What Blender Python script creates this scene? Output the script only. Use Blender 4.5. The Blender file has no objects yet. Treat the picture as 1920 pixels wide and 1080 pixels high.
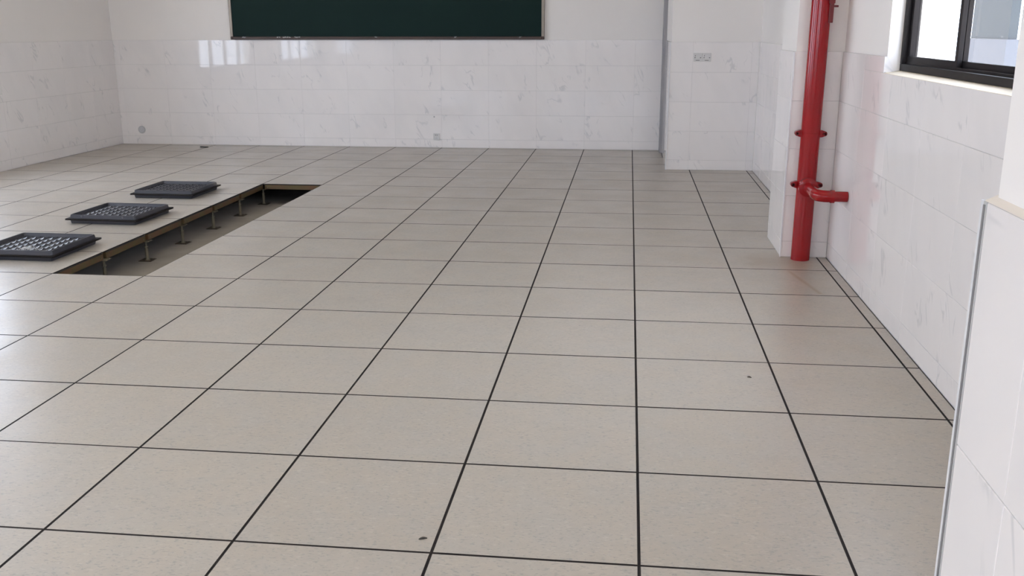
import bpy, bmesh, math, random
from mathutils import Matrix, Vector
random.seed(7)
D = bpy.data
S = bpy.context.scene
COL = S.collection

# ------------------------------------------------------------------ camera
cam = D.cameras.new('camera'); camo = D.objects.new('camera', cam); COL.objects.link(camo)
cam.sensor_width = 36.0; cam.lens = 1816.4 / 1920 * 36.0; cam.clip_start = 0.05; cam.clip_end = 300
R = ((0.9931271, 0.1170289, -0.0016509), (-0.0288291, 0.2582703, 0.9656424), (-0.1134345, 0.9589581, -0.2598691))
camo.matrix_world = Matrix(((R[0][0], R[1][0], -R[2][0], -0.06905),
                            (R[0][1], R[1][1], -R[2][1], -2.47569),
                            (R[0][2], R[1][2], -R[2][2], 1.47605),
                            (0, 0, 0, 1)))
S.camera = camo

# ------------------------------------------------------------------ sky and exposure
W = D.worlds.new('overcast_sky'); S.world = W; W.use_nodes = True
wn = W.node_tree; wn.nodes.clear()
wo = wn.nodes.new('ShaderNodeOutputWorld'); wb = wn.nodes.new('ShaderNodeBackground')
wb.inputs[0].default_value = (0.76, 0.825, 1.0, 1); wb.inputs[1].default_value = 6.5
wn.links.new(wb.outputs[0], wo.inputs[0])
sun = D.lights.new('sun', 'SUN'); sun.energy = 38; sun.angle = 0.02; sun.color = (1.0, 0.86, 0.70)
suno = D.objects.new('sun', sun); COL.objects.link(suno); suno.rotation_euler = (math.radians(-38), 0, 0)   # high sun beyond the far wall
S.view_settings.view_transform = 'Standard'; S.view_settings.look = 'None'
S.view_settings.gamma = 1.0; S.view_settings.use_curve_mapping = False
S.view_settings.exposure = 0.48
S.cycles.max_bounces = 12; S.cycles.diffuse_bounces = 8; S.cycles.glossy_bounces = 5
S.cycles.transparent_max_bounces = 12; S.cycles.sample_clamp_indirect = 8.0

# ------------------------------------------------------------------ room dimensions
XL, XR, YB, YF, ZC = -6.68, 1.262, 9.70, -6.6, 3.3      # faces of the tiled walls; ceiling height
TT = 1.325                                             # top of the tiled dado
TP = 0.012                                             # how far the tiles stand proud of the plaster
ROWS = [0.0, 0.105, 0.41, 0.715, 1.02, TT]
WIN_L = [(4.75, 7.12), (0.95, 3.4), (-2.2, -0.3)]
WIN_R = [(0.53, 2.935), (-5.9, -2.6)]  # second opening is unseen, added behind the near pillar for more light
WIN_F_ADDED = [(-5.9, -3.5), (-2.6, 0.6)]; SILL_F = 1.13  # unseen front openings, guessed and added to light the surfaces facing the camera
SILL_L, SILL_R, WTOP = 0.80, 1.24, 2.65

def portal(x, y0, y1, z0, z1, face):
    l = D.lights.new('sky_portal', 'AREA'); l.shape = 'RECTANGLE'; l.size = z1 - z0; l.size_y = y1 - y0
    l.cycles.is_portal = True
    o = D.objects.new('sky_portal', l); COL.objects.link(o)
    o.location = (x, (y0 + y1) / 2, (z0 + z1) / 2); o.rotation_euler = (0, math.radians(-90 * face), 0)
for a, b in WIN_L: portal(XL - 0.2, a, b, SILL_L, WTOP, 1)
for a, b in WIN_R: portal(XR + 0.2, a, b, SILL_R, WTOP, -1)

for a, b in WIN_F_ADDED:
    l = D.lights.new('sky_portal', 'AREA'); l.shape = 'RECTANGLE'; l.size = b - a; l.size_y = WTOP - SILL_F; l.cycles.is_portal = True
    o = D.objects.new('sky_portal', l); COL.objects.link(o); o.location = ((a + b) / 2, YF - .18, (SILL_F + WTOP) / 2); o.rotation_euler = (math.radians(90), 0, 0)
# ------------------------------------------------------------------ material helpers
def newmat(name):
    m = D.materials.new(name); m.use_nodes = True
    nt = m.node_tree; b = nt.nodes['Principled BSDF']
    return m, nt, b
def N(nt, typ, **kw):
    n = nt.nodes.new(typ)
    for k, v in kw.items(): setattr(n, k, v)
    return n
def L(nt, a, b): nt.links.new(a, b)
def math_(nt, op, a, b=None, c=None, clamp=False):
    n = N(nt, 'ShaderNodeMath', operation=op); n.use_clamp = clamp
    for i, v in enumerate((a, b, c)):
        if v is None: continue
        if isinstance(v, (int, float)): n.inputs[i].default_value = v
        else: L(nt, v, n.inputs[i])
    return n.outputs[0]
def noise(nt, vec, scale, detail=2, rough=.5, dist=0):
    n = N(nt, 'ShaderNodeTexNoise'); n.inputs['Scale'].default_value = scale
    n.inputs['Detail'].default_value = detail; n.inputs['Roughness'].default_value = rough
    n.inputs['Distortion'].default_value = dist
    if vec is not None: L(nt, vec, n.inputs['Vector'])
    return n.outputs['Fac']
def smooth(nt, v, a, b, lo=0., hi=1.):
    n = N(nt, 'ShaderNodeMapRange', interpolation_type='SMOOTHSTEP')
    L(nt, v, n.inputs[0])
    for i, x in enumerate((a, b, lo, hi)): n.inputs[i + 1].default_value = x
    return n.outputs[0]
def mix(nt, f, a, b):
    n = N(nt, 'ShaderNodeMix', data_type='RGBA')
    if isinstance(f, (int, float)): n.inputs[0].default_value = f
    else: L(nt, f, n.inputs[0])
    for i, v in ((6, a), (7, b)):
        if isinstance(v, tuple): n.inputs[i].default_value = v + (1,) if len(v) == 3 else v
        else: L(nt, v, n.inputs[i])
    return n.outputs[2]
def vmath(nt, op, a, b=None, scale=None):
    n = N(nt, 'ShaderNodeVectorMath', operation=op)
    for i, v in enumerate((a, b)):
        if v is None: continue
        if isinstance(v, tuple): n.inputs[i].default_value = v
        else: L(nt, v, n.inputs[i])
    if scale is not None:
        if isinstance(scale, (int, float)): n.inputs['Scale'].default_value = scale
        else: L(nt, scale, n.inputs['Scale'])
    return n.outputs[0]
def rand_vec(nt):
    tc = N(nt, 'ShaderNodeTexCoord'); oi = N(nt, 'ShaderNodeObjectInfo')
    c = N(nt, 'ShaderNodeCombineXYZ')
    L(nt, math_(nt, 'MULTIPLY', oi.outputs['Random'], 37.), c.inputs[0])
    L(nt, math_(nt, 'MULTIPLY', oi.outputs['Random'], 91.), c.inputs[1])
    L(nt, math_(nt, 'MULTIPLY', oi.outputs['Random'], 53.), c.inputs[2])
    return vmath(nt, 'ADD', tc.outputs['Object'], c.outputs[0]), oi.outputs['Random']
def bump(nt, b, h, strength, dist=0.001):
    n = N(nt, 'ShaderNodeBump'); n.inputs['Strength'].default_value = strength; n.inputs['Distance'].default_value = dist
    L(nt, h, n.inputs['Height']); L(nt, n.outputs[0], b.inputs['Normal'])
def plain(name, col, rough=.5, metal=0., spec=.5, noise_amt=.06, nscale=30, coat=0.):
    m, nt, b = newmat(name)
    v, r = rand_vec(nt)
    f = noise(nt, v, nscale, 3)
    lo = tuple(c * (1 - noise_amt) for c in col); hi = tuple(min(1, c * (1 + noise_amt)) for c in col)
    L(nt, mix(nt, f, lo, hi), b.inputs['Base Color'])
    b.inputs['Roughness'].default_value = rough; b.inputs['Metallic'].default_value = metal
    b.inputs['Specular IOR Level'].default_value = spec; b.inputs['Coat Weight'].default_value = coat
    return m

# white glazed marble-look wall tile
def tile_mat():
    m, nt, b = newmat('glazed_tile')
    v, r = rand_vec(nt)
    ca, sa = math.cos(math.radians(24)), math.sin(math.radians(24))
    def dot(vec):
        n = N(nt, 'ShaderNodeVectorMath', operation='DOT_PRODUCT'); L(nt, v, n.inputs[0]); n.inputs[1].default_value = vec
        return n.outputs['Value']
    cx = N(nt, 'ShaderNodeCombineXYZ')
    L(nt, math_(nt, 'MULTIPLY', dot((ca, 0, sa)), 7.0), cx.inputs[0]); L(nt, math_(nt, 'MULTIPLY', dot((sa, 0, -ca)), 2.3), cx.inputs[1])
    L(nt, math_(nt, 'MULTIPLY', dot((0, 1, 0)), .7), cx.inputs[2])
    w = noise(nt, cx.outputs[0], 1.0, 3, .5, .7)
    ridge = math_(nt, 'ABSOLUTE', math_(nt, 'SUBTRACT', w, .5))
    line = smooth(nt, ridge, .0, .030, 1., 0.)
    msk = smooth(nt, noise(nt, v, 5.0, 2), .53, .66)
    vein = math_(nt, 'MULTIPLY', math_(nt, 'MULTIPLY', line, msk), .36)
    cloud = smooth(nt, noise(nt, cx.outputs[0], .6, 3), .35, .8, 0., .10)
    f = math_(nt, 'ADD', vein, cloud, clamp=True)
    base = mix(nt, math_(nt, 'MULTIPLY', r, .5), (0.875, 0.84, 0.83), (0.86, 0.825, 0.82))
    L(nt, mix(nt, f, base, (0.47, 0.48, 0.50)), b.inputs['Base Color'])
    b.inputs['Roughness'].default_value = .045; b.inputs['Specular IOR Level'].default_value = .5
    bump(nt, b, noise(nt, v, 2.5, 1), .10, .0012)
    return m
TILE = tile_mat()
GROUT = plain('grout', (0.55, 0.54, 0.53), .9, spec=.2)
def plaster_mat(name, col):
    m, nt, b = newmat(name)
    g = N(nt, 'ShaderNodeNewGeometry')
    f = noise(nt, g.outputs['Position'], 1.3, 4); f2 = noise(nt, g.outputs['Position'], 60, 2)
    c = mix(nt, smooth(nt, f, .3, .7), tuple(x * .97 for x in col), col)
    L(nt, c, b.inputs['Base Color']); b.inputs['Roughness'].default_value = .75; b.inputs['Specular IOR Level'].default_value = .25
    bump(nt, b, f2, .15, .001)
    return m
PAINT = plaster_mat('wall_paint', (0.87, 0.835, 0.81))
CEIL = plaster_mat('ceiling_paint', (0.87, 0.85, 0.83))
CREAM = plaster_mat('cream_mortar', (0.66, 0.59, 0.48))

def floor_mat():
    m, nt, b = newmat('speckled_laminate')
    v, r = rand_vec(nt)
    g = N(nt, 'ShaderNodeNewGeometry'); P = g.outputs['Position']
    base = mix(nt, r, (0.425, 0.376, 0.315), (0.458, 0.408, 0.346))
    # broad warm / cool clouds
    cl = smooth(nt, noise(nt, v, 7, 3), .35, .68)
    base = mix(nt, math_(nt, 'MULTIPLY', cl, .35), base, (0.40, 0.385, 0.36))
    # short flecks
    mp = N(nt, 'ShaderNodeMapping'); mp.inputs['Scale'].default_value = (1, 2.0, 1); L(nt, v, mp.inputs[0])
    fl = smooth(nt, noise(nt, mp.outputs[0], 62, 4, .65), .54, .66)
    mo = smooth(nt, noise(nt, v, 22, 4, .6), .35, .7)
    base = mix(nt, math_(nt, 'MULTIPLY', mo, .22), base, (0.33, 0.31, 0.275))
    base = mix(nt, math_(nt, 'MULTIPLY', fl, .60), base, (0.24, 0.235, 0.225))
    fl2 = smooth(nt, noise(nt, mp.outputs[0], 45, 3), .58, .70)
    base = mix(nt, math_(nt, 'MULTIPLY', fl2, .25), base, (0.60, 0.57, 0.50))
    # scuffs and dirt (wear with a shape of its own)
    sc = smooth(nt, noise(nt, P, 1.9, 6, .7, 1.2), .60, .74)
    base = mix(nt, math_(nt, 'MULTIPLY', sc, .22), base, (0.27, 0.25, 0.22))
    # rusty water stain in front of the red pipe
    def seg(ax, ay, bx, by, w):
        dx, dy = bx - ax, by - ay; ln = math.hypot(dx, dy)
        q = vmath(nt, 'SUBTRACT', P, (ax, ay, 0))
        t = N(nt, 'ShaderNodeVectorMath', operation='DOT_PRODUCT'); L(nt, q, t.inputs[0]); t.inputs[1].default_value = (dx / ln, dy / ln, 0)
        s = N(nt, 'ShaderNodeVectorMath', operation='DOT_PRODUCT'); L(nt, q, s.inputs[0]); s.inputs[1].default_value = (-dy / ln, dx / ln, 0)
        inl = math_(nt, 'MULTIPLY', smooth(nt, t.outputs['Value'], 0, .08), smooth(nt, t.outputs['Value'], ln, ln - .03))
        return math_(nt, 'MULTIPLY', inl, smooth(nt, math_(nt, 'ABSOLUTE', s.outputs['Value']), 0., w, 1., 0.))
    st = math_(nt, 'MULTIPLY', seg(.95, 3.62, 1.06, 3.02, .024), .75)
    d = vmath(nt, 'SUBTRACT', P, (.93, 3.82, 0)); d2 = vmath(nt, 'MULTIPLY', d, (2.6, 2.4, 0))
    ln = N(nt, 'ShaderNodeVectorMath', operation='LENGTH'); L(nt, d2, ln.inputs[0])
    wob = math_(nt, 'ADD', ln.outputs['Value'], math_(nt, 'MULTIPLY', noise(nt, P, 7, 3), .7))
    st2 = smooth(nt, wob, .55, 1.15, .45, 0.)
    base = mix(nt, math_(nt, 'MAXIMUM', st, st2), base, (0.30, 0.22, 0.14))
    L(nt, base, b.inputs['Base Color'])
    rr = smooth(nt, noise(nt, P, 3.0, 4), .3, .7, .285, .38)
    L(nt, rr, b.inputs['Roughness']); b.inputs['Specular IOR Level'].default_value = .85
    bump(nt, b, noise(nt, v, 130, 2), .12, .0004)
    return m
LAMINATE = floor_mat()
EDGE = plain('black_edge_strip', (0.016, 0.011, 0.009), .6, spec=.2)
STEEL = plain('dark_grey_enamel', (0.036, 0.036, 0.044), .38, metal=.0, spec=.45, noise_amt=.15, nscale=14)
def bronze_mat():
    m, nt, b = newmat('yellow_zinc_plating')
    v, r = rand_vec(nt)
    f = noise(nt, v, 9, 3)
    c = mix(nt, smooth(nt, f, .35, .65), (0.135, 0.105, 0.045), (0.16, 0.088, 0.045))
    L(nt, c, b.inputs['Base Color']); b.inputs['Metallic'].default_value = .4; b.inputs['Roughness'].default_value = .42
    return m
BRONZE = bronze_mat()
GALV = plain('dull_plated_steel', (0.20, 0.17, 0.115), .5, metal=.4, noise_amt=.15)
PLATE = plain('rusty_base_plate', (0.10, 0.07, 0.05), .6, metal=.4, noise_amt=.3)
CONC = plain('dusty_concrete', (0.30, 0.27, 0.235), .9, spec=.2, noise_amt=.22, nscale=5)
RED = plain('red_gloss_paint', (0.30, 0.006, 0.009), .14, spec=.38, noise_amt=.08, nscale=9)
REDDARK = plain('dark_red_paint', (0.15, 0.012, 0.014), .4)
BLACKALU = plain('black_aluminium', (0.013, 0.010, 0.010), .5, spec=.18)
WHITEPL = plain('white_plastic', (0.66, 0.65, 0.64), .35)
GREYPL = plain('grey_plastic', (0.42, 0.42, 0.43), .45)
DARKHOLE = plain('dark_slot', (0.05, 0.05, 0.05), .7)
BOARD = plain('green_board', (0.006, 0.021, 0.018), .55, spec=.12, noise_amt=.12, nscale=2)
ALU = plain('bronze_aluminium', (0.26, 0.22, 0.18), .40, metal=.5)
TRAYM = plain('brown_chalk_rail', (0.055, 0.028, 0.020), .45)
CHALK = plain('chalk_dust', (0.55, 0.53, 0.50), .95)
TRIMW = plain('white_edge_trim', (0.80, 0.80, 0.82), .25)
TRIMG = plain('grey_joint', (0.22, 0.21, 0.21), .5)
OUTW = plain('outdoor_render', (0.80, 0.80, 0.80), .9)
OUTG = plain('outdoor_grey_wall', (0.050, 0.058, 0.066), .8)
OUTG2 = plain('outdoor_pale_wall', (0.10, 0.108, 0.13), .8)
def glass_mat():
    m, nt, b = newmat('window_glass')
    nt.nodes.remove(b)
    out = [n for n in nt.nodes if n.type == 'OUTPUT_MATERIAL'][0]
    t = N(nt, 'ShaderNodeBsdfTransparent'); t.inputs[0].default_value = (.95, .97, .97, 1)
    gl = N(nt, 'ShaderNodeBsdfGlossy'); gl.inputs['Roughness'].default_value = .02
    fr = N(nt, 'ShaderNodeFresnel'); fr.inputs[0].default_value = 1.5
    mx = N(nt, 'ShaderNodeMixShader'); gg = N(nt, 'ShaderNodeNewGeometry'); L(nt, math_(nt, 'MULTIPLY', math_(nt, 'SUBTRACT', 1., gg.outputs['Backfacing']), fr.outputs[0]), mx.inputs[0]); L(nt, t.outputs[0], mx.inputs[1]); L(nt, gl.outputs[0], mx.inputs[2])
    L(nt, mx.outputs[0], out.inputs[0])
    return m
GLASS = glass_mat()

# ------------------------------------------------------------------ mesh helpers
def obj(name, bm, mats, parent=None, smooth_=False, loc=None):
    me = D.meshes.new(name)
    bmesh.ops.recalc_face_normals(bm, faces=bm.faces)
    bm.to_mesh(me); bm.free()
    if not isinstance(mats, (list, tuple)): mats = [mats]
    for m in mats: me.materials.append(m)
    if smooth_:
        for p in me.polygons: p.use_smooth = True
        me.set_sharp_from_angle(angle=math.radians(38))
    o = D.objects.new(name, me); COL.objects.link(o)
    if parent: o.parent = parent
    if loc: o.location = loc
    return o
def inst(name, me, parent, loc, rot=(0, 0, 0)):
    o = D.objects.new(name, me); COL.objects.link(o); o.parent = parent; o.location = loc; o.rotation_euler = rot
    return o
def empty(name, loc=(0, 0, 0), rz=0):
    o = D.objects.new(name, None); COL.objects.link(o); o.location = loc; o.rotation_euler = (0, 0, rz); o.empty_display_size = .1
    return o
def tag(o, label=None, cat=None, group=None, kind=None):
    if label: o['label'] = label
    if cat: o['category'] = cat
    if group: o['group'] = group
    if kind: o['kind'] = kind
    return o
def box(bm, x0, x1, y0, y1, z0, z1, mi=0, bev=0):
    vs = [bm.verts.new(c) for c in ((x0, y0, z0), (x1, y0, z0), (x1, y1, z0), (x0, y1, z0), (x0, y0, z1), (x1, y0, z1), (x1, y1, z1), (x0, y1, z1))]
    fs = []
    for f in ((0, 3, 2, 1), (4, 5, 6, 7), (0, 1, 5, 4), (1, 2, 6, 5), (2, 3, 7, 6), (3, 0, 4, 7)):
        q = bm.faces.new([vs[i] for i in f]); q.material_index = mi; fs.append(q)
    if bev:
        es = list({e for f in fs for e in f.edges})
        bmesh.ops.bevel(bm, geom=es, offset=bev, segments=2, affect='EDGES', profile=.6)
def boxbm(*a, **k):
    bm = bmesh.new(); box(bm, *a, **k); return bm
def ring(bm, c, u, v, r, n):
    return [bm.verts.new(c + u * (r * math.cos(2 * math.pi * i / n)) + v * (r * math.sin(2 * math.pi * i / n))) for i in range(n)]
def tube(bm, pts, rad, n=24, caps=True):
    """sweep a circle along pts; rad is a number or a list"""
    pts = [Vector(p) for p in pts]
    rads = rad if isinstance(rad, (list, tuple)) else [rad] * len(pts)
    up = None; prev = None
    for i, p in enumerate(pts):
        d = (pts[min(i + 1, len(pts) - 1)] - pts[max(i - 1, 0)]).normalized()
        if up is None:
            up = Vector((0, 1, 0)) if abs(d.z) > .9 else Vector((0, 0, 1))
        u = (up - d * up.dot(d)).normalized(); v = d.cross(u); up = u
        rg = ring(bm, p, u, v, rads[i], n)
        if prev:
            for k in range(n): bm.faces.new((prev[k], prev[(k + 1) % n], rg[(k + 1) % n], rg[k]))
        elif caps: bm.faces.new(rg[::-1])
        prev = rg
    if caps: bm.faces.new(prev)
def tubebm(*a, **k):
    bm = bmesh.new(); tube(bm, *a, **k); return bm

# ------------------------------------------------------------------ tiled dado
_tiles = {}
def tile_mesh(w, h):
    k = (round(w, 3), round(h, 3))
    if k in _tiles: return _tiles[k]
    bm = bmesh.new(); a, b = w / 2 - .0005, h / 2 - .0009; c = .0009
    F = [bm.verts.new((x, 0, z)) for x, z in ((-a + c, -b + c), (a - c, -b + c), (a - c, b - c), (-a + c, b - c))]
    E = [bm.verts.new((x, .0010, z)) for x, z in ((-a, -b), (a, -b), (a, b), (-a, b))]
    B = [bm.verts.new((x, TP - .001, z)) for x, z in ((-a, -b), (a, -b), (a, b), (-a, b))]
    bm.faces.new(F)
    for i in range(4):
        j = (i + 1) % 4
        bm.faces.new((F[i], F[j], E[j], E[i])); bm.faces.new((E[i], E[j], B[j], B[i]))
    bmesh.ops.recalc_face_normals(bm, faces=bm.faces)
    if F[0].link_faces and bm.faces[:][0].normal.y > 0: bmesh.ops.reverse_faces(bm, faces=bm.faces)
    me = D.meshes.new('wall_tile'); bm.to_mesh(me); bm.free(); me.materials.append(TILE)
    _tiles[k] = me
    return me
def tiles(parent, face, pos, u0, u1, rows=ROWS, phase=0.0, holes=(), grout=True, pitch=.6, seen=None):
    """face: '-y','-x','+x','+y' = direction the tiles look; pos = coordinate of their glazed face."""
    rot = {'-y': 0, '-x': -math.pi / 2, '+x': math.pi / 2, '+y': math.pi}[face]
    us = [u0]
    k = math.floor((u0 - phase) / pitch) + 1
    while phase + k * pitch < u1 - .03:
        if phase + k * pitch > u0 + .03: us.append(phase + k * pitch)
        k += 1
    us.append(u1)
    rects = []
    for a, b in zip(us, us[1:]):
        for c, d in zip(rows, rows[1:]):
            rr = [(a, b, c, d)]
            for (ha, hb, hc, hd) in holes:
                nr = []
                for (p, q, r, s) in rr:
                    if q <= ha or p >= hb or s <= hc or r >= hd: nr.append((p, q, r, s)); continue
                    if r < hc - .01: nr.append((p, q, r, hc))
                    if s > hd + .01: nr.append((p, q, hd, s))
                    zz0, zz1 = max(r, hc), min(s, hd)
                    if p < ha - .01: nr.append((p, ha, zz0, zz1))
                    if q > hb + .01: nr.append((hb, q, zz0, zz1))
                rr = nr
            rects += rr
    g = bmesh.new()
    for (a, b, c, d) in rects:
        w, h = b - a, d - c
        if w < .012 or h < .012: continue
        uc, zc = (a + b) / 2, (c + d) / 2
        loc = {'-y': (uc, pos, zc), '+y': (uc, pos, zc), '-x': (pos, uc, zc), '+x': (pos, uc, zc)}[face]
        inst('wall_tile', tile_mesh(w, h), parent, loc,
             (random.uniform(-.0011, .0011), 0, rot + random.uniform(-.0009, .0009)))
        e = .0016
        s = 1 if face in ('-y', '-x') else -1
        lo, hi = sorted((pos + s * e, pos + s * (TP - .0005)))
        if face in ('-y', '+y'): box(g, a, b, lo, hi, c, d)
        else: box(g, lo, hi, a, b, c, d)
    o = obj('grout', g, GROUT, parent)
    return o

# ------------------------------------------------------------------ shell
def wall_with_windows(name, xa, xb, wins, z0s):
    bm = bmesh.new(); y = YF - .2
    for (a, b) in sorted(wins):
        box(bm, xa, xb, y, a, -.2, ZC); box(bm, xa, xb, a, b, -.2, z0s); box(bm, xa, xb, a, b, WTOP, ZC); y = b
    box(bm, xa, xb, y, YB + .2, -.2, ZC)
    o = obj(name, bm, PAINT); tag(o, kind='structure'); return o
wall_left = wall_with_windows('wall_left', XL - TP - .24, XL - TP, WIN_L, SILL_L)
tag(wall_left, 'white painted left side wall above glossy white marbled tiles')
wall_right = wall_with_windows('wall_right', XR + TP, XR + TP + .24, WIN_R, SILL_R - .012)
tag(wall_right, 'white right side wall with glossy tiled dado under the dark window')
wall_back = tag(obj('wall_back', boxbm(XL - .3, XR + .3, YB + TP, YB + TP + .2, -.2, ZC), PAINT),
                'white far wall with glossy marbled tiles below the green board', kind='structure')
bm = bmesh.new(); xx = XL - .3
for a, b in WIN_F_ADDED:
    box(bm, xx, a, YF - .2, YF, -.2, ZC); box(bm, a, b, YF - .2, YF, -.2, SILL_F); box(bm, a, b, YF - .2, YF, WTOP, ZC); xx = b
box(bm, xx, XR + .3, YF - .2, YF, -.2, ZC)
wall_front = tag(obj('wall_front', bm, PAINT), kind='structure')
ceiling = tag(obj('ceiling', boxbm(XL - .3, XR + .3, YF - .2, YB + .3, ZC, ZC + .15), CEIL), kind='structure')
tiles(wall_back, '-y', YB, XL, .34)
tiles(wall_left, '+x', XL, 3.6, YB, phase=YB - 0.6 * 20, holes=[(a, b, SILL_L, 9) for a, b in WIN_L])
tiles(wall_right, '-x', XR, -1.27, 3.97, phase=3.97 - 6.0, holes=[(a, b, SILL_R, 9) for a, b in WIN_R])
tiles(wall_right, '-x', XR, 4.60, 8.01, phase=8.01 - 6.0)
# tile return in the window reveal
tiles(wall_right, '-y', WIN_R[0][1] + .0, XR, XR + .075, rows=[SILL_R + .004, TT])

# pillars (each a box of plaster with tiles round it)
def pillar(x0, x1, y0, y1, label, faces, tt=TT, rows=ROWS):
    o = obj('pillar', boxbm(x0 + (TP if '-x' in faces else 0), x1, y0 + (TP if '-y' in faces else 0),
                            y1 - (TP if '+y' in faces else 0), 0.001, ZC), PAINT)
    tag(o, label, kind='structure')
    if '-y' in faces: tiles(o, '-y', y0, x0, XR, rows=rows, phase=x0 + .235 if x1 - x0 > .5 else x0)
    if '-x' in faces: tiles(o, '-x', x0, y0 + .0125, y1 - (.0125 if '+y' in faces else 0), rows=rows, phase=y0)
    if '+y' in faces: tiles(o, '+y', y1, x0, XR, rows=rows, phase=x0)
    return o
p1 = pillar(.352, XR + TP + .005, 8.01, YB + TP + .005, 'wide white pillar with a double socket in the far right corner', ('-y', '-x'))
p2 = pillar(.965, XR + TP + .005, 3.97, 4.60, 'narrow white pillar behind the red pipe', ('-y', '-x', '+y'))
rows3 = [0.0, 0.05, 0.355, 0.66, 0.967, 1.276]
p3 = pillar(.355, XR + TP + .005, -2.05, -1.276, 'nearest white tiled pillar at the right edge of the photo', ('-x', '+y'), rows=rows3)
# corner strip beside the far pillar
p4 = tag(obj('wall_pier', boxbm(.322, .40, 9.43, YB, 0.001, ZC), plaster_mat('grey_paint', (0.36, 0.35, 0.36))),
         'thin grey upright strip in the corner between the far wall and wide pillar', kind='structure')
# white edge trims on the tile corners
def trim(n, par, x, y, z0, z1, w=.006, m=TRIMW):
    o = obj('edge_trim', boxbm(x - w, x + .004, y - w, y + .004, z0, z1, bev=.0015), m, par); return o
trim(1, p1, .352, 8.01, .0, TT); trim(2, p2, .965, 3.97, .0, TT)
bm = bmesh.new(); box(bm, .3545, .360, -1.2765, -1.270, .0, 1.276); obj('edge_trim', bm, TRIMW, p3)
bm = bmesh.new(); box(bm, .3535, .3555, -1.2845, -1.2805, .0, 1.272); obj('joint_line', bm, TRIMG, p3)
# sloping mortar fillet on top of the near pillar's tiles
bm = bmesh.new()
pr = [(.356, 1.276), (.3675, 1.276), (.3675, 1.292)]
A = [bm.verts.new((x, -2.04, z)) for x, z in ((.3555, 1.2762), (.3835, 1.2762), (.3835, 1.290))]
B = [bm.verts.new((x, -1.278, z)) for x, z in ((.3555, 1.2762), (.3835, 1.2762), (.3835, 1.290))]
bm.faces.new(A); bm.faces.new(B[::-1])
for i in range(3): bm.faces.new((A[i], A[(i + 1) % 3], B[(i + 1) % 3], B[i]))
obj('mortar_fillet', bm, plaster_mat('pale_mortar', (0.76, 0.70, 0.63)), p3)

# ------------------------------------------------------------------ windows
def window(name, wall_x, side, ya, yb, z0, z1, nsash, depth=.07, fx=None):
    """side +1: outdoors towards +X."""
    root = empty(name, (wall_x, (ya + yb) / 2, z0)); tag(root, kind='structure')
    def P(nm, b, m, par=root):
        o = obj(nm, b, m); o.parent = par
        o.matrix_parent_inverse = par.matrix_world.inverted() if False else Matrix.Translation(-Vector(root.location))
        return o
    x0 = wall_x + side * fx; x1 = x0 + side * depth
    a, b = min(x0, x1), max(x0, x1); f = .035
    bm = bmesh.new()
    box(bm, a, b, ya, yb, z0 + .0, z0 + f, bev=.003); box(bm, a, b, ya, yb, z1 - f, z1, bev=.003)
    box(bm, a, b, ya, ya + f, z0 + f, z1 - f, bev=.003); box(bm, a, b, yb - f, yb, z0 + f, z1 - f, bev=.003)
    # rails of the two tracks
    for t in (.33, .66):
        xx = x0 + side * depth * t
        box(bm, xx - .0015, xx + .0015, ya + f, yb - f, z0 + f, z0 + f + .012)
    P('frame', bm, BLACKALU)
    w = (yb - ya - 2 * f) / nsash; s = .036
    for k in range(nsash):
        t = (.80, .48)[(k + nsash) % 2 if nsash == 3 else k % 2]
        hi = yb - f - k * w + (.018 if k else 0); lo = yb - f - (k + 1) * w - (.018 if k < nsash - 1 else 0)
        xx = x0 + side * depth * t; q0, q1 = xx - .011, xx + .011
        zz0, zz1 = z0 + f + .003, z1 - f - .003
        bm = bmesh.new()
        box(bm, q0, q1, lo, hi, zz0, zz0 + s, bev=.002); box(bm, q0, q1, lo, hi, zz1 - s, zz1, bev=.002)
        box(bm, q0, q1, lo, lo + s, zz0 + s, zz1 - s, bev=.002); box(bm, q0, q1, hi - s, hi, zz0 + s, zz1 - s, bev=.002)
        sa = P('sash', bm, BLACKALU)
        g = obj('pane', boxbm(xx - .0025, xx + .0025, lo + s - .005, hi - s + .005, zz0 + s - .005, zz1 - s + .005), GLASS)
        g.parent = sa
    return root, P
w1, P1 = window('window_1', XR + TP, 1, WIN_R[0][0], WIN_R[0][1], SILL_R + .014, WTOP, 3, depth=.075, fx=.066)
tag(w1, 'black framed sliding window in the right wall')
# cream mortar sill, sloping up to the frame, with a thin tile edge
bm = bmesh.new()
ya, yb = WIN_R[0]
A = [(XR + .001, SILL_R - .011), (XR + .10, SILL_R - .011), (XR + .10, SILL_R + .016), (XR + .001, SILL_R + .001)]
va = [bm.verts.new((x, ya + .001, z)) for x, z in A]; vb = [bm.verts.new((x, yb - .001, z)) for x, z in A]
bm.faces.new(va); bm.faces.new(vb[::-1])
for i in range(4): bm.faces.new((va[i], va[(i + 1) % 4], vb[(i + 1) % 4], vb[i]))
P1('sill', bm, CREAM)
window('window_9', XR + TP, 1, WIN_R[1][0], WIN_R[1][1], SILL_R, WTOP, 3, fx=.066)  # added unseen window that brightens the left wall and floor
for i, (a, b) in enumerate(WIN_L):
    window('window_%d' % (i + 2), XL - TP, -1, a, b, SILL_L, WTOP, 4, fx=.03)

for i, (a, b) in enumerate(WIN_F_ADDED):  # guessed windows behind the camera, put in as fill light
    w, _ = window('window_%d' % (i + 6), 0, 1, -(b - a) / 2, (b - a) / 2, SILL_F, WTOP, 4, fx=.05)
    w.location = ((a + b) / 2, YF, SILL_F); w.rotation_euler = (0, 0, math.radians(-90))

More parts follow.
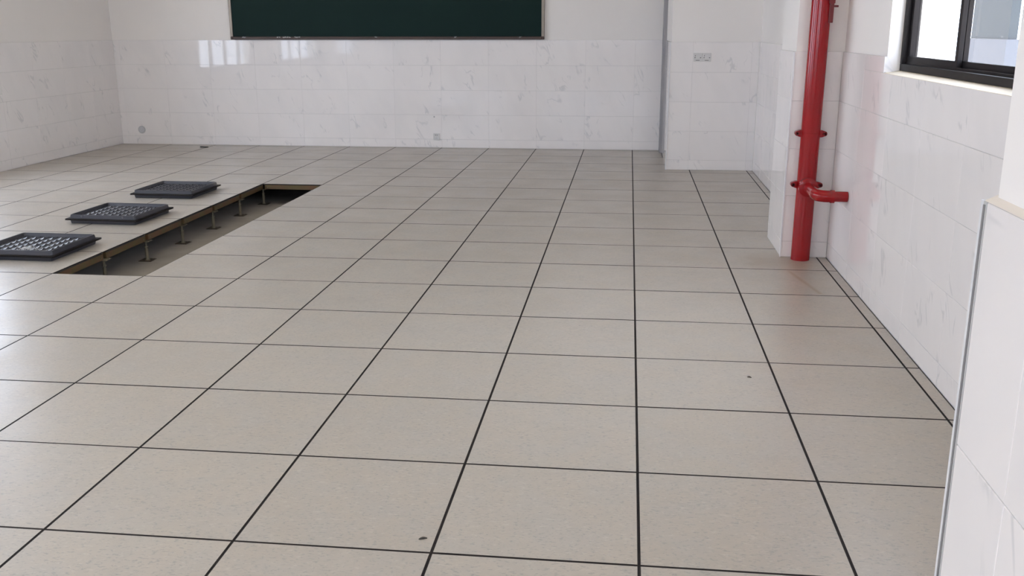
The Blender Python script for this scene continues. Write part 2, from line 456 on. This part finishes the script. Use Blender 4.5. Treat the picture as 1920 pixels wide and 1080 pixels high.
# ------------------------------------------------------------------ outdoors seen through the window
og = tag(obj('ground', boxbm(-60, 60, -60, 80, -4.2, -4.0), plain('outdoor_ground', (0.42, 0.42, 0.40), .9)), kind='structure')
hb = tag(obj('outdoor_column', boxbm(2.5, 2.56, 4.72, 5.47, -4, 4.2), OUTG), 'grey outdoor column seen through the right pane of the black window', 'column')
obj('lower_band', boxbm(2.49, 2.57, 4.71, 5.48, -4, 1.39), OUTG2, hb)

# ------------------------------------------------------------------ raised floor
HOLE = (-3.6, -3.0, 3.0, 6.6)
bm = bmesh.new(); box(bm, XL - .3, XR + .3, YF - .2, YB + .2, -.40, -.20)
floor = tag(obj('floor', bm, CONC), 'pale speckled raised floor of square panels with dark joints over bare concrete', kind='structure')
_pan = {}
def panel_mesh(w, d):
    k = (round(w, 3), round(d, 3))
    if k in _pan: return _pan[k]
    bm = bmesh.new(); a, b = w / 2 - .0006, d / 2 - .0006; e = min(.0042, a * .5); t = .005
    def rect(x, y, z): return [bm.verts.new(c) for c in ((-x, -y, z), (x, -y, z), (x, y, z), (-x, y, z))]
    T = rect(a - e, b - e, 0); M = rect(a - e * .7, b - e * .7, -.0008); E_ = rect(a, b, -.0010); Bm = rect(a, b, -t)
    f = bm.faces.new(T)
    for i in range(4):
        j = (i + 1) % 4
        for p, q in ((T, M), (M, E_), (E_, Bm)):
            bm.faces.new((p[i], p[j], q[j], q[i])).material_index = 1
    bm.faces.new(Bm[::-1]).material_index = 1
    me = D.meshes.new('floor_panel'); bmesh.ops.recalc_face_normals(bm, faces=bm.faces); bm.to_mesh(me); bm.free()
    me.materials.append(LAMINATE); me.materials.append(EDGE)
    _pan[k] = me
    return me
xs = [XL] + [.6 * k for k in range(-10, 3)] + [XR]
def blocked(x0, x1, y0, y1):
    return (x0 > -3.61 and x1 < -2.99 and y0 > 2.99 and y1 < 6.61)
fb = bmesh.new()
for x0, x1 in zip(xs, xs[1:]):
    for j in range(-11, 17):
        y0, y1 = .6 * j, min(.6 * j + .6, YB)
        if blocked(x0, x1, y0, y1): continue
        if j < -2:
            box(fb, x0 + .0045, x1 - .0045, y0 + .0045, y1 - .0045, -.005, 0, 0); continue
        xa, xb, yb_ = x0, x1, y1
        if x0 > .5 and y0 > 8.0: continue                     # under the far pillar
        if x0 > -.1 and x1 < .61 and y1 > 9.0 and y0 > 8.0: xb = .352
        if x0 > .5 and x1 < 1.21 and y0 < 8.01 < y1: yb_ = 8.01
        if x0 > 1.1 and (y0 > 8.0): continue
        dz = random.uniform(-.0003, .0003)
        inst('floor_panel', panel_mesh(xb - xa, yb_ - y0), floor, ((xa + xb) / 2, (y0 + yb_) / 2, dz),
             (random.uniform(-.0006, .0006), random.uniform(-.0006, .0006), random.choice((0, math.pi)) if abs(xb - xa - .6) < .01 else 0))
tag(obj('floor_panel_field', fb, LAMINATE, floor), kind='stuff')

# pedestals and stringers round the opening
def pedestal(x, y, label, group='floor pedestals in the opening'):
    r = empty('pedestal', (x, y, -.2)); tag(r, label, 'pedestal', group)
    bm = bmesh.new(); box(bm, -.048, .048, -.048, .048, 0, .004, bev=.001)
    for a in (-1, 1):
        for b in (-1, 1): tube(bm, [(a * .036, b * .036, .004), (a * .036, b * .036, .007)], .005, 6)
    obj('base_plate', bm, PLATE, r)
    bm = bmesh.new(); tube(bm, [(0, 0, .004), (0, 0, .012)], .019, 16); tube(bm, [(0, 0, .012), (0, 0, .092)], .0125, 16)
    obj('tube', bm, GALV, r)
    bm = bmesh.new(); tube(bm, [(0, 0, .092), (0, 0, .146)], .008, 12); obj('threaded_rod', bm, GALV, r)
    bm = bmesh.new(); tube(bm, [(0, 0, .100), (0, 0, .110)], .015, 6); obj('nut', bm, GALV, r)
    bm = bmesh.new(); box(bm, -.038, .038, -.038, .038, .146, .149, bev=.0008)
    for a in (-1, 1): box(bm, a * .038 - .002, a * .038 + .002, -.012, .012, .149, .156)
    obj('head_plate', bm, GALV, r)
    return r
ordn = ['nearest', 'second nearest', 'third nearest', 'fourth nearest', 'fifth nearest', 'farthest']
for k, j in enumerate(range(6, 12)):
    pedestal(-3.6, .6 * j, '%s slim metal pedestal along the left edge of the floor opening' % ordn[k])
pedestal(-3.945, 4.82, 'pedestal set back under the panels near the second upright of the opening')
pedestal(-3.945, 6.64, 'pedestal set back under the panels beside the far end of the opening')
def stringer(x0, x1, y0, y1, label):
    r = empty('stringer', ((x0 + x1) / 2, (y0 + y1) / 2, -.05)); tag(r, label, 'stringer', 'stringers round the floor opening')
    hx, hy = abs(x1 - x0) / 2, abs(y1 - y0) / 2
    if hy > hx:
        bm = bmesh.new(); box(bm, -.0125, .0125, -hy, hy, 0, .042, bev=.002); obj('channel', bm, BRONZE, r)
        bm = bmesh.new(); box(bm, -.0135, .0135, -hy, hy, .042, .0445); obj('gasket', bm, EDGE, r)
    else:
        bm = bmesh.new(); box(bm, -hx, hx, -.0125, .0125, 0, .042, bev=.002); obj('channel', bm, BRONZE, r)
        bm = bmesh.new(); box(bm, -hx, hx, -.0135, .0135, .042, .0445); obj('gasket', bm, EDGE, r)
    for s in (-1, 1):
        bm = bmesh.new(); t = (0, s * (hy - .03)) if hy > hx else (s * (hx - .03), 0)
        q = .0135
        if hy > hx: tube(bm, [(.0125, t[1], .018), (.0155, t[1], .018)], .005, 8)
        else: tube(bm, [(t[0], -.0125, .018), (t[0], -.0155, .018)], .005, 8)
        obj('screw', bm, GALV, r)
for k, j in enumerate(range(5, 11)):
    stringer(-3.6, -3.6, .6 * j + .022, .6 * j + .578, '%s bronze stringer along the left edge of the floor opening' % ordn[k])
stringer(-3.578, -3.022, 6.6, 6.6, 'bronze stringer crossing the far end of the floor opening')

STUD = plain('dull_grey_stud', (.10, .10, .105), .5)
# loose floor panels, two to a stack
PAN_W, FL = .553, .598
def loose_panel(loc, rz, flipped, label):
    r = empty('loose_floor_panel', loc, rz); tag(r, label, 'floor panel', 'dark loose floor panels in stacks')
    h = .0285; t = .0065
    def zz(z): return (h + t - z) if flipped else z        # z measured from the pan's bottom when face up
    # flange with the laminate face
    bm = bmesh.new(); a = FL / 2
    z0, z1 = sorted((zz(h), zz(h + t - .002))); box(bm, -a, a, -a, a, z0, z1, bev=.001); obj('flange', bm, EDGE, r)
    z0, z1 = sorted((zz(h + t - .002), zz(h + t))); bm = bmesh.new(); box(bm, -a + .012, a - .012, -a + .012, a - .012, z0, z1); obj('laminate_face', bm, LAMINATE, r)
    # pan rim: rounded-corner frame wall
    def outline(hw, rc, z, n=5):
        pts = []
        for cx, cy, a0 in ((1, 1, 0), (-1, 1, 90), (-1, -1, 180), (1, -1, 270)):
            for i in range(n):
                t_ = math.radians(a0 + 90 * i / (n - 1))
                pts.append((cx * (hw - rc) + rc * math.cos(t_), cy * (hw - rc) + rc * math.sin(t_), z))
        return pts
    bm = bmesh.new(); p = PAN_W / 2
    loops = [outline(p, .018, zz(h)), outline(p - .004, .018, zz(.004)), outline(p - .007, .016, zz(0)), outline(p - .013, .014, zz(0)), outline(p - .016, .012, zz(.004)), outline(p - .022, .012, zz(.026))]
    rs = [[bm.verts.new(c) for c in lp] for lp in loops]
    n = len(rs[0])
    for A_, B_ in zip(rs, rs[1:]):
        for i in range(n): bm.faces.new((A_[i], A_[(i + 1) % n], B_[(i + 1) % n], B_[i]))
    rim = obj('rim', bm, STEEL, r)
    # waffle floor of the pan: peaks at the lattice points, round cups between
    bm = bmesh.new(); q = p - .021; m = 64 if flipped else 8; c = 8
    G = []
    for i in range(m + 1):
        row = []
        for j in range(m + 1):
            x = -q + 2 * q * i / m; y = -q + 2 * q * j / m
            du = (c * (x + q) / (2 * q)) % 1 - .5; dv = (c * (y + q) / (2 * q)) % 1 - .5
            s = max(0, min(1, (math.hypot(du, dv) - .33) / (.707 - .33))) ** 1.5      # 0 cup .. 1 peak
            ed = min(x + q, q - x, y + q, q - y)
            if ed < q / c * .35: s *= ed / (q / c * .35)
            row.append(bm.verts.new((x, y, zz(.0270 - .0150 * s))))
        G.append(row)
    for i in range(m):
        for j in range(m): bm.faces.new((G[i][j], G[i + 1][j], G[i + 1][j + 1], G[i][j + 1]))
    obj('waffle_underside', bm, STEEL, r, smooth_=True)
    if flipped and 'middle' in label:
        for sx in (-.62, .62):
            bm = tubebm([(sx * p, -p + .001, zz(.012)), (sx * p, -p - .0012, zz(.012))], .008, 12)
            obj('stud', bm, STUD, r)
    return r
STK = [(-4.055, 3.575, -.006, 'nearest stack, at the left photo edge'),
       (-4.098, 4.79, -.030, 'middle one of the three stacks'),
       (-4.185, 5.975, -.010, 'stack farthest from the camera')]
for x, y, rz, w in STK:
    z = .0004
    loose_panel((x, y, z), rz, False, 'dark grey floor panel lying face up, bottom one of the ' + w)
    loose_panel((x + .004, y - .006, z + .0352), rz + .004, True, 'upturned dark floor panel showing its dimpled underside, top one of the ' + w)

# torn scraps lying in the nearest upturned panel
bm = bmesh.new(); rnd = random.Random(3)
for k in range(75):
    a = rnd.uniform(0, 6.28); rr = abs(rnd.gauss(0, .045))
    cx, cy = rr * math.cos(a) * 1.25, rr * math.sin(a) * 1.0
    th = rnd.uniform(0, 6.28); ln = rnd.uniform(.008, .022); zb = rnd.uniform(0, .010)
    pts = []
    for i in range(4):
        t_ = i / 3
        pts.append((cx + math.cos(th + t_ * 1.2) * ln * t_, cy + math.sin(th + t_ * 1.2) * ln * t_, zb + .006 * math.sin(t_ * 3.1)))
    tube(bm, pts, .0011, 5)
o = obj('scrap_pile', bm, plain('pale_scraps', (0.62, 0.62, 0.60), .5)); o.location = (-4.055 + .035, 3.575 - .17, .0004 + .0352 + .0185)
tag(o, 'small pile of pale torn scraps inside the nearest upturned floor panel', 'scraps', kind='stuff')

# ------------------------------------------------------------------ red fire pipe
pr_ = empty('fire_pipe', (1.083, 3.905, 0)); tag(pr_, 'tall glossy red metal pipe standing on the floor in front of the narrow pillar', 'pipe')
pr_.rotation_euler = (0, math.radians(0.4), 0)
RP = .060
def prof(bm, lst, n=40):
    pts = [(0, 0, z) for z, r in lst]; tube(bm, pts, [r for z, r in lst], n)
bm = bmesh.new(); prof(bm, [(-.195, RP), (0.827, RP)]); obj('lower_pipe', bm, RED, pr_, True)
bm = bmesh.new(); prof(bm, [(.8275, RP), (ZC - .005, RP)]); obj('upper_pipe', bm, RED, pr_, True)
def half_clamp(zc, par, h=.042, r=RP + .013, ears=True, tee=False, ang=0):
    bm = bmesh.new()
    prof(bm, [(zc - h / 2, RP + .001), (zc - h / 2, r - .003), (zc - h / 2 + .005, r), (zc + h / 2 - .005, r), (zc + h / 2, r - .003), (zc + h / 2, RP + .001)])
    cl = obj('clamp', bm, RED, par, True)
    for s in (-1, 1):
        bm = bmesh.new()
        # ear: lug that tapers from the band to a rounded end around its bolt
        n = 8; ol = [(s * (r - .030), -h / 2 + .001), (s * (r - .004), -h / 2 + .004)]
        for i in range(n + 1):
            t_ = -math.pi / 2 + math.pi * i / n
            ol.append((s * (r + .012 + .015 * math.cos(t_)), .0155 * math.sin(t_)))
        ol += [(s * (r - .004), h / 2 - .004), (s * (r - .030), h / 2 - .001)]
        lo = [bm.verts.new((x, -.020, zc + z)) for x, z in ol]; hi = [bm.verts.new((x, .020, zc + z)) for x, z in ol]
        bm.faces.new(lo[::-1]); bm.faces.new(hi)
        for i in range(len(ol)): bm.faces.new((lo[i], lo[(i + 1) % len(ol)], hi[(i + 1) % len(ol)], hi[i]))
        e = obj('ear', bm, RED, cl)
        bm = bmesh.new(); x = s * (r + .013)
        tube(bm, [(x, -.034, zc), (x, .034, zc)], .007, 12)
        tube(bm, [(x, -.034, zc), (x, -.019, zc)], .0120, 6); tube(bm, [(x, .021, zc), (x, .034, zc)], .0125, 6)
        obj('bolt', bm, REDDARK, cl)
    return cl
half_clamp(.822, pr_, h=.052)
half_clamp(.495, pr_, h=.050)
# top flange ring and its dark bracket just inside the frame
bm = bmesh.new(); prof(bm, [(1.592, RP + .001), (1.592, RP + .011), (1.600, RP + .011), (1.600, RP + .001)]); obj('flange_ring', bm, RED, pr_)
bm = bmesh.new(); box(bm, .040, .068, -.050, -.010, 1.50, 1.68, bev=.004); box(bm, .030, .095, -.045, -.015, 1.592, 1.604, bev=.002)
tube(bm, [(.052, -.062, 1.625), (.052, .0, 1.625)], .013, 12); tube(bm, [(.052, -.066, 1.625), (.052, -.05, 1.625)], .020, 6)
obj('bracket', bm, REDDARK, pr_)
# side branch: saddle, short run towards the camera, elbow, run into the wall
zb = .487; ye = -.405; rb = .036
bm = bmesh.new()
tube(bm, [(0, -RP + .012, zb), (0, -RP - .022, zb), (0, -RP - .026, zb)], [.060, .060, .050], 28); sad = obj('saddle', bm, RED, pr_, True)
br = empty('branch', (0, 0, 0)); 
D.objects.remove(br)
bm = bmesh.new(); tube(bm, [(0, -RP - .02, zb), (0, ye + .075, zb)], rb - .004, 24); obj('branch_pipe', bm, RED, pr_, True)
bm = bmesh.new(); pts = [(0, ye + .095, zb), (0, ye + .078, zb), (0, ye + .075, zb)]; rr = [rb, rb, rb]
rc = .062
for i in range(1, 10):
    t_ = math.radians(90 * i / 9); pts.append((rc - rc * math.cos(t_), ye + rc - rc * math.sin(t_), zb)); rr.append(rb)
pts += [(rc + .012, ye, zb), (rc + .012, ye, zb), (rc + .034, ye, zb), (rc + .034, ye, zb)]; rr += [rb, rb + .004, rb + .004, rb - .003]
tube(bm, pts, rr, 24); obj('elbow', bm, RED, pr_, True)
bm = bmesh.new(); tube(bm, [(rc + .03, ye, zb), (XR - 1.083 - .006, ye, zb)], rb - .004, 24); obj('wall_stub', bm, RED, pr_, True)

# ------------------------------------------------------------------ blackboard
bx0, bx1, bz0, bz1 = -5.085, -1.105, 1.332, 2.56
yb_ = YB + TP
bb = empty('blackboard', ((bx0 + bx1) / 2, yb_, bz0)); tag(bb, 'large dark green blackboard with bronze frame hung on the far wall', 'blackboard')
def PB(nm, b, m):
    o = obj(nm, b, m, bb); o.location = tuple(-Vector(bb.location)); return o
PB('writing_surface', boxbm(bx0 + .02, bx1 - .02, yb_ - .030, yb_ - .004, bz0 + .02, bz1 - .02), BOARD)
for a, b in ((bx0, bx0 + .035), (bx1 - .035, bx1)):
    PB('side_rail', boxbm(a, b, yb_ - .042, yb_ - .002, bz0 + .036, bz1 - .036, bev=.004), ALU)
PB('top_rail', boxbm(bx0 + .035, bx1 - .035, yb_ - .042, yb_ - .002, bz1 - .035, bz1, bev=.004), ALU)
PB('chalk_rail', boxbm(bx0 + .035, bx1 - .035, yb_ - .052, yb_ - .002, bz0, bz0 + .036, bev=.006), TRAYM)
for a in (bx0, bx1 - .038):
    for z in (bz0, bz1 - .038):
        PB('corner_cap', boxbm(a, a + .038, yb_ - .046, yb_ - .002, z, z + .038, bev=.010), TRAYM)
bm = bmesh.new(); rnd = random.Random(5)
for cx, w in ((-4.90, .04), (-4.42, .10), (-4.33, .07), (-4.22, .09), (-3.2, .02), (-2.2, .02), (-1.4, .02)):
    n = 14
    for k in range(n):
        x = cx + rnd.uniform(-w / 2, w / 2); z = bz0 + .022 + rnd.uniform(0, .012) ; s = rnd.uniform(.003, .008)
        box(bm, x - s, x + s, yb_ - .0555, yb_ - .0515, z - s * .5, z + s * .5)
tag(PB('chalk_smear', bm, CHALK), kind='stuff')

# ------------------------------------------------------------------ sockets
def socket_double():
    r = empty('double_socket', (.682, 8.01, 1.172)); tag(r, 'white double power socket on the wide far right pillar', 'socket')
    for s in (-1, 1):
        pl = obj('cover_plate', boxbm(s * .046 - .0445, s * .046 + .0445, -.009, 0, -.043, .043, bev=.003), WHITEPL, r)
        bm = bmesh.new(); box(bm, s * .046 - .030, s * .046 + .030, -.011, -.008, -.022, .030, bev=.002); obj('socket_face', bm, WHITEPL, pl)
        def slot(cx, cz, l, w, ang):
            bm = bmesh.new()
            c, s_ = math.cos(ang), math.sin(ang); vs = []
            for y in (-.0125, -.0108):
                vs.append([bm.verts.new((cx + c * a - s_ * b, y, cz + s_ * a + c * b)) for a, b in ((-l, -w), (l, -w), (l, w), (-l, w))])
            bm.faces.new(vs[0]); bm.faces.new(vs[1][::-1])
            for i in range(4): bm.faces.new((vs[0][i], vs[0][(i + 1) % 4], vs[1][(i + 1) % 4], vs[1][i]))
            obj('slot', bm, DARKHOLE, pl)
        x = s * .046
        slot(x - .026, .016, .006, .0022, 1.0); slot(x - .028, -.004, .0055, .003, 0); slot(x + .028, -.004, .0055, .003, 0)
        slot(x, -.030, .020, .0022, 0)
socket_double()
def socket_single():
    r = empty('wall_socket', (-2.47, YB, .137)); tag(r, 'small white socket low on the far wall near its middle', 'socket')
    pl = obj('cover_plate', boxbm(-.041, .041, -.010, 0, -.043, .043, bev=.004), WHITEPL, r)
    for a in (-.010, .010): obj('slot', boxbm(a - .006, a + .006, -.0115, -.0095, .018, .025), DARKHOLE, pl)
    obj('slot', boxbm(-.012, .012, -.0115, -.0095, -.022, -.018), GREYPL, pl); obj('slot', boxbm(-.004, .004, -.0115, -.0095, -.006, -.002), GREYPL, pl)
    r2 = tag(obj('wall_spot', tubebm([(-2.495, YB - .002, .386), (-2.495, YB + .001, .386)], .010, 10), GREYPL), 'tiny dark mark on the far wall above the low white socket', 'plug')
socket_single()
r = empty('round_box', (-6.402, YB, .186)); tag(r, 'round grey wiring box low on the far wall at the left corner', 'junction box')
bm = bmesh.new(); tube(bm, [(0, .0, 0), (0, -.004, 0), (0, -.006, 0)], [.050, .050, .046], 24); obj('rim', bm, plain('pale_ring', (0.52, 0.52, 0.53), .5), r)
bm = bmesh.new(); tube(bm, [(0, -.006, 0), (0, -.0075, 0)], .034, 20); obj('cover', bm, plain('pale_grey_plastic', (0.58, 0.58, 0.60), .5), r)
for a, b in ((-.016, .008), (.014, .008), (0, -.014)): obj('slot', boxbm(a - .008, a + .008, -.009, -.0075, b - .002, b + .002), GREYPL, r)

# ------------------------------------------------------------------ litter on the floor
o = obj('wood_splinter', boxbm(-.055, .055, -.008, .008, 0, .012, bev=.002), plain('dark_stick', (0.04, 0.035, 0.03), .7))
o.location = (-5.43, 9.40, .0005); o.rotation_euler = (0, 0, -.15); tag(o, 'short dark stick lying on the floor near the far wall', 'stick')
def flake(x, y, l, w, rz, label):
    bm = bmesh.new(); n = 6; T_, B_ = [], []
    for i in range(n + 1):
        t_ = i / n; hw = w * math.sin(math.pi * (.06 + .88 * t_)); xx = (t_ - .5) * l; zz = .0015 + .004 * math.sin(math.pi * t_)
        T_.append((bm.verts.new((xx, -hw, zz)), bm.verts.new((xx, hw, zz + .0008))))
        B_.append((bm.verts.new((xx, -hw, 0)), bm.verts.new((xx, hw, 0))))
    for i in range(n):
        bm.faces.new((T_[i][0], T_[i + 1][0], T_[i + 1][1], T_[i][1])); bm.faces.new((B_[i][0], B_[i][1], B_[i + 1][1], B_[i + 1][0]))
        bm.faces.new((T_[i][0], B_[i][0], B_[i + 1][0], T_[i + 1][0])); bm.faces.new((T_[i][1], T_[i + 1][1], B_[i + 1][1], B_[i][1]))
    bm.faces.new((T_[0][0], T_[0][1], B_[0][1], B_[0][0])); bm.faces.new((T_[n][0], B_[n][0], B_[n][1], T_[n][1]))
    o = obj('dry_leaf_scrap', bm, plain('dark_leaf', (0.07, 0.06, 0.05), .8)); o.location = (x, y, .0005); o.rotation_euler = (0, 0, rz)
    tag(o, label, 'litter', 'dark litter flecks on the floor')
flake(-.640, .075, .026, .0022, .35, 'thin dark curled scrap on the front floor panels, bottom centre of the photo')
flake(.4906, 1.593, .020, .0022, -.5, 'tiny dark fleck on a floor panel, right of the middle of the photo')
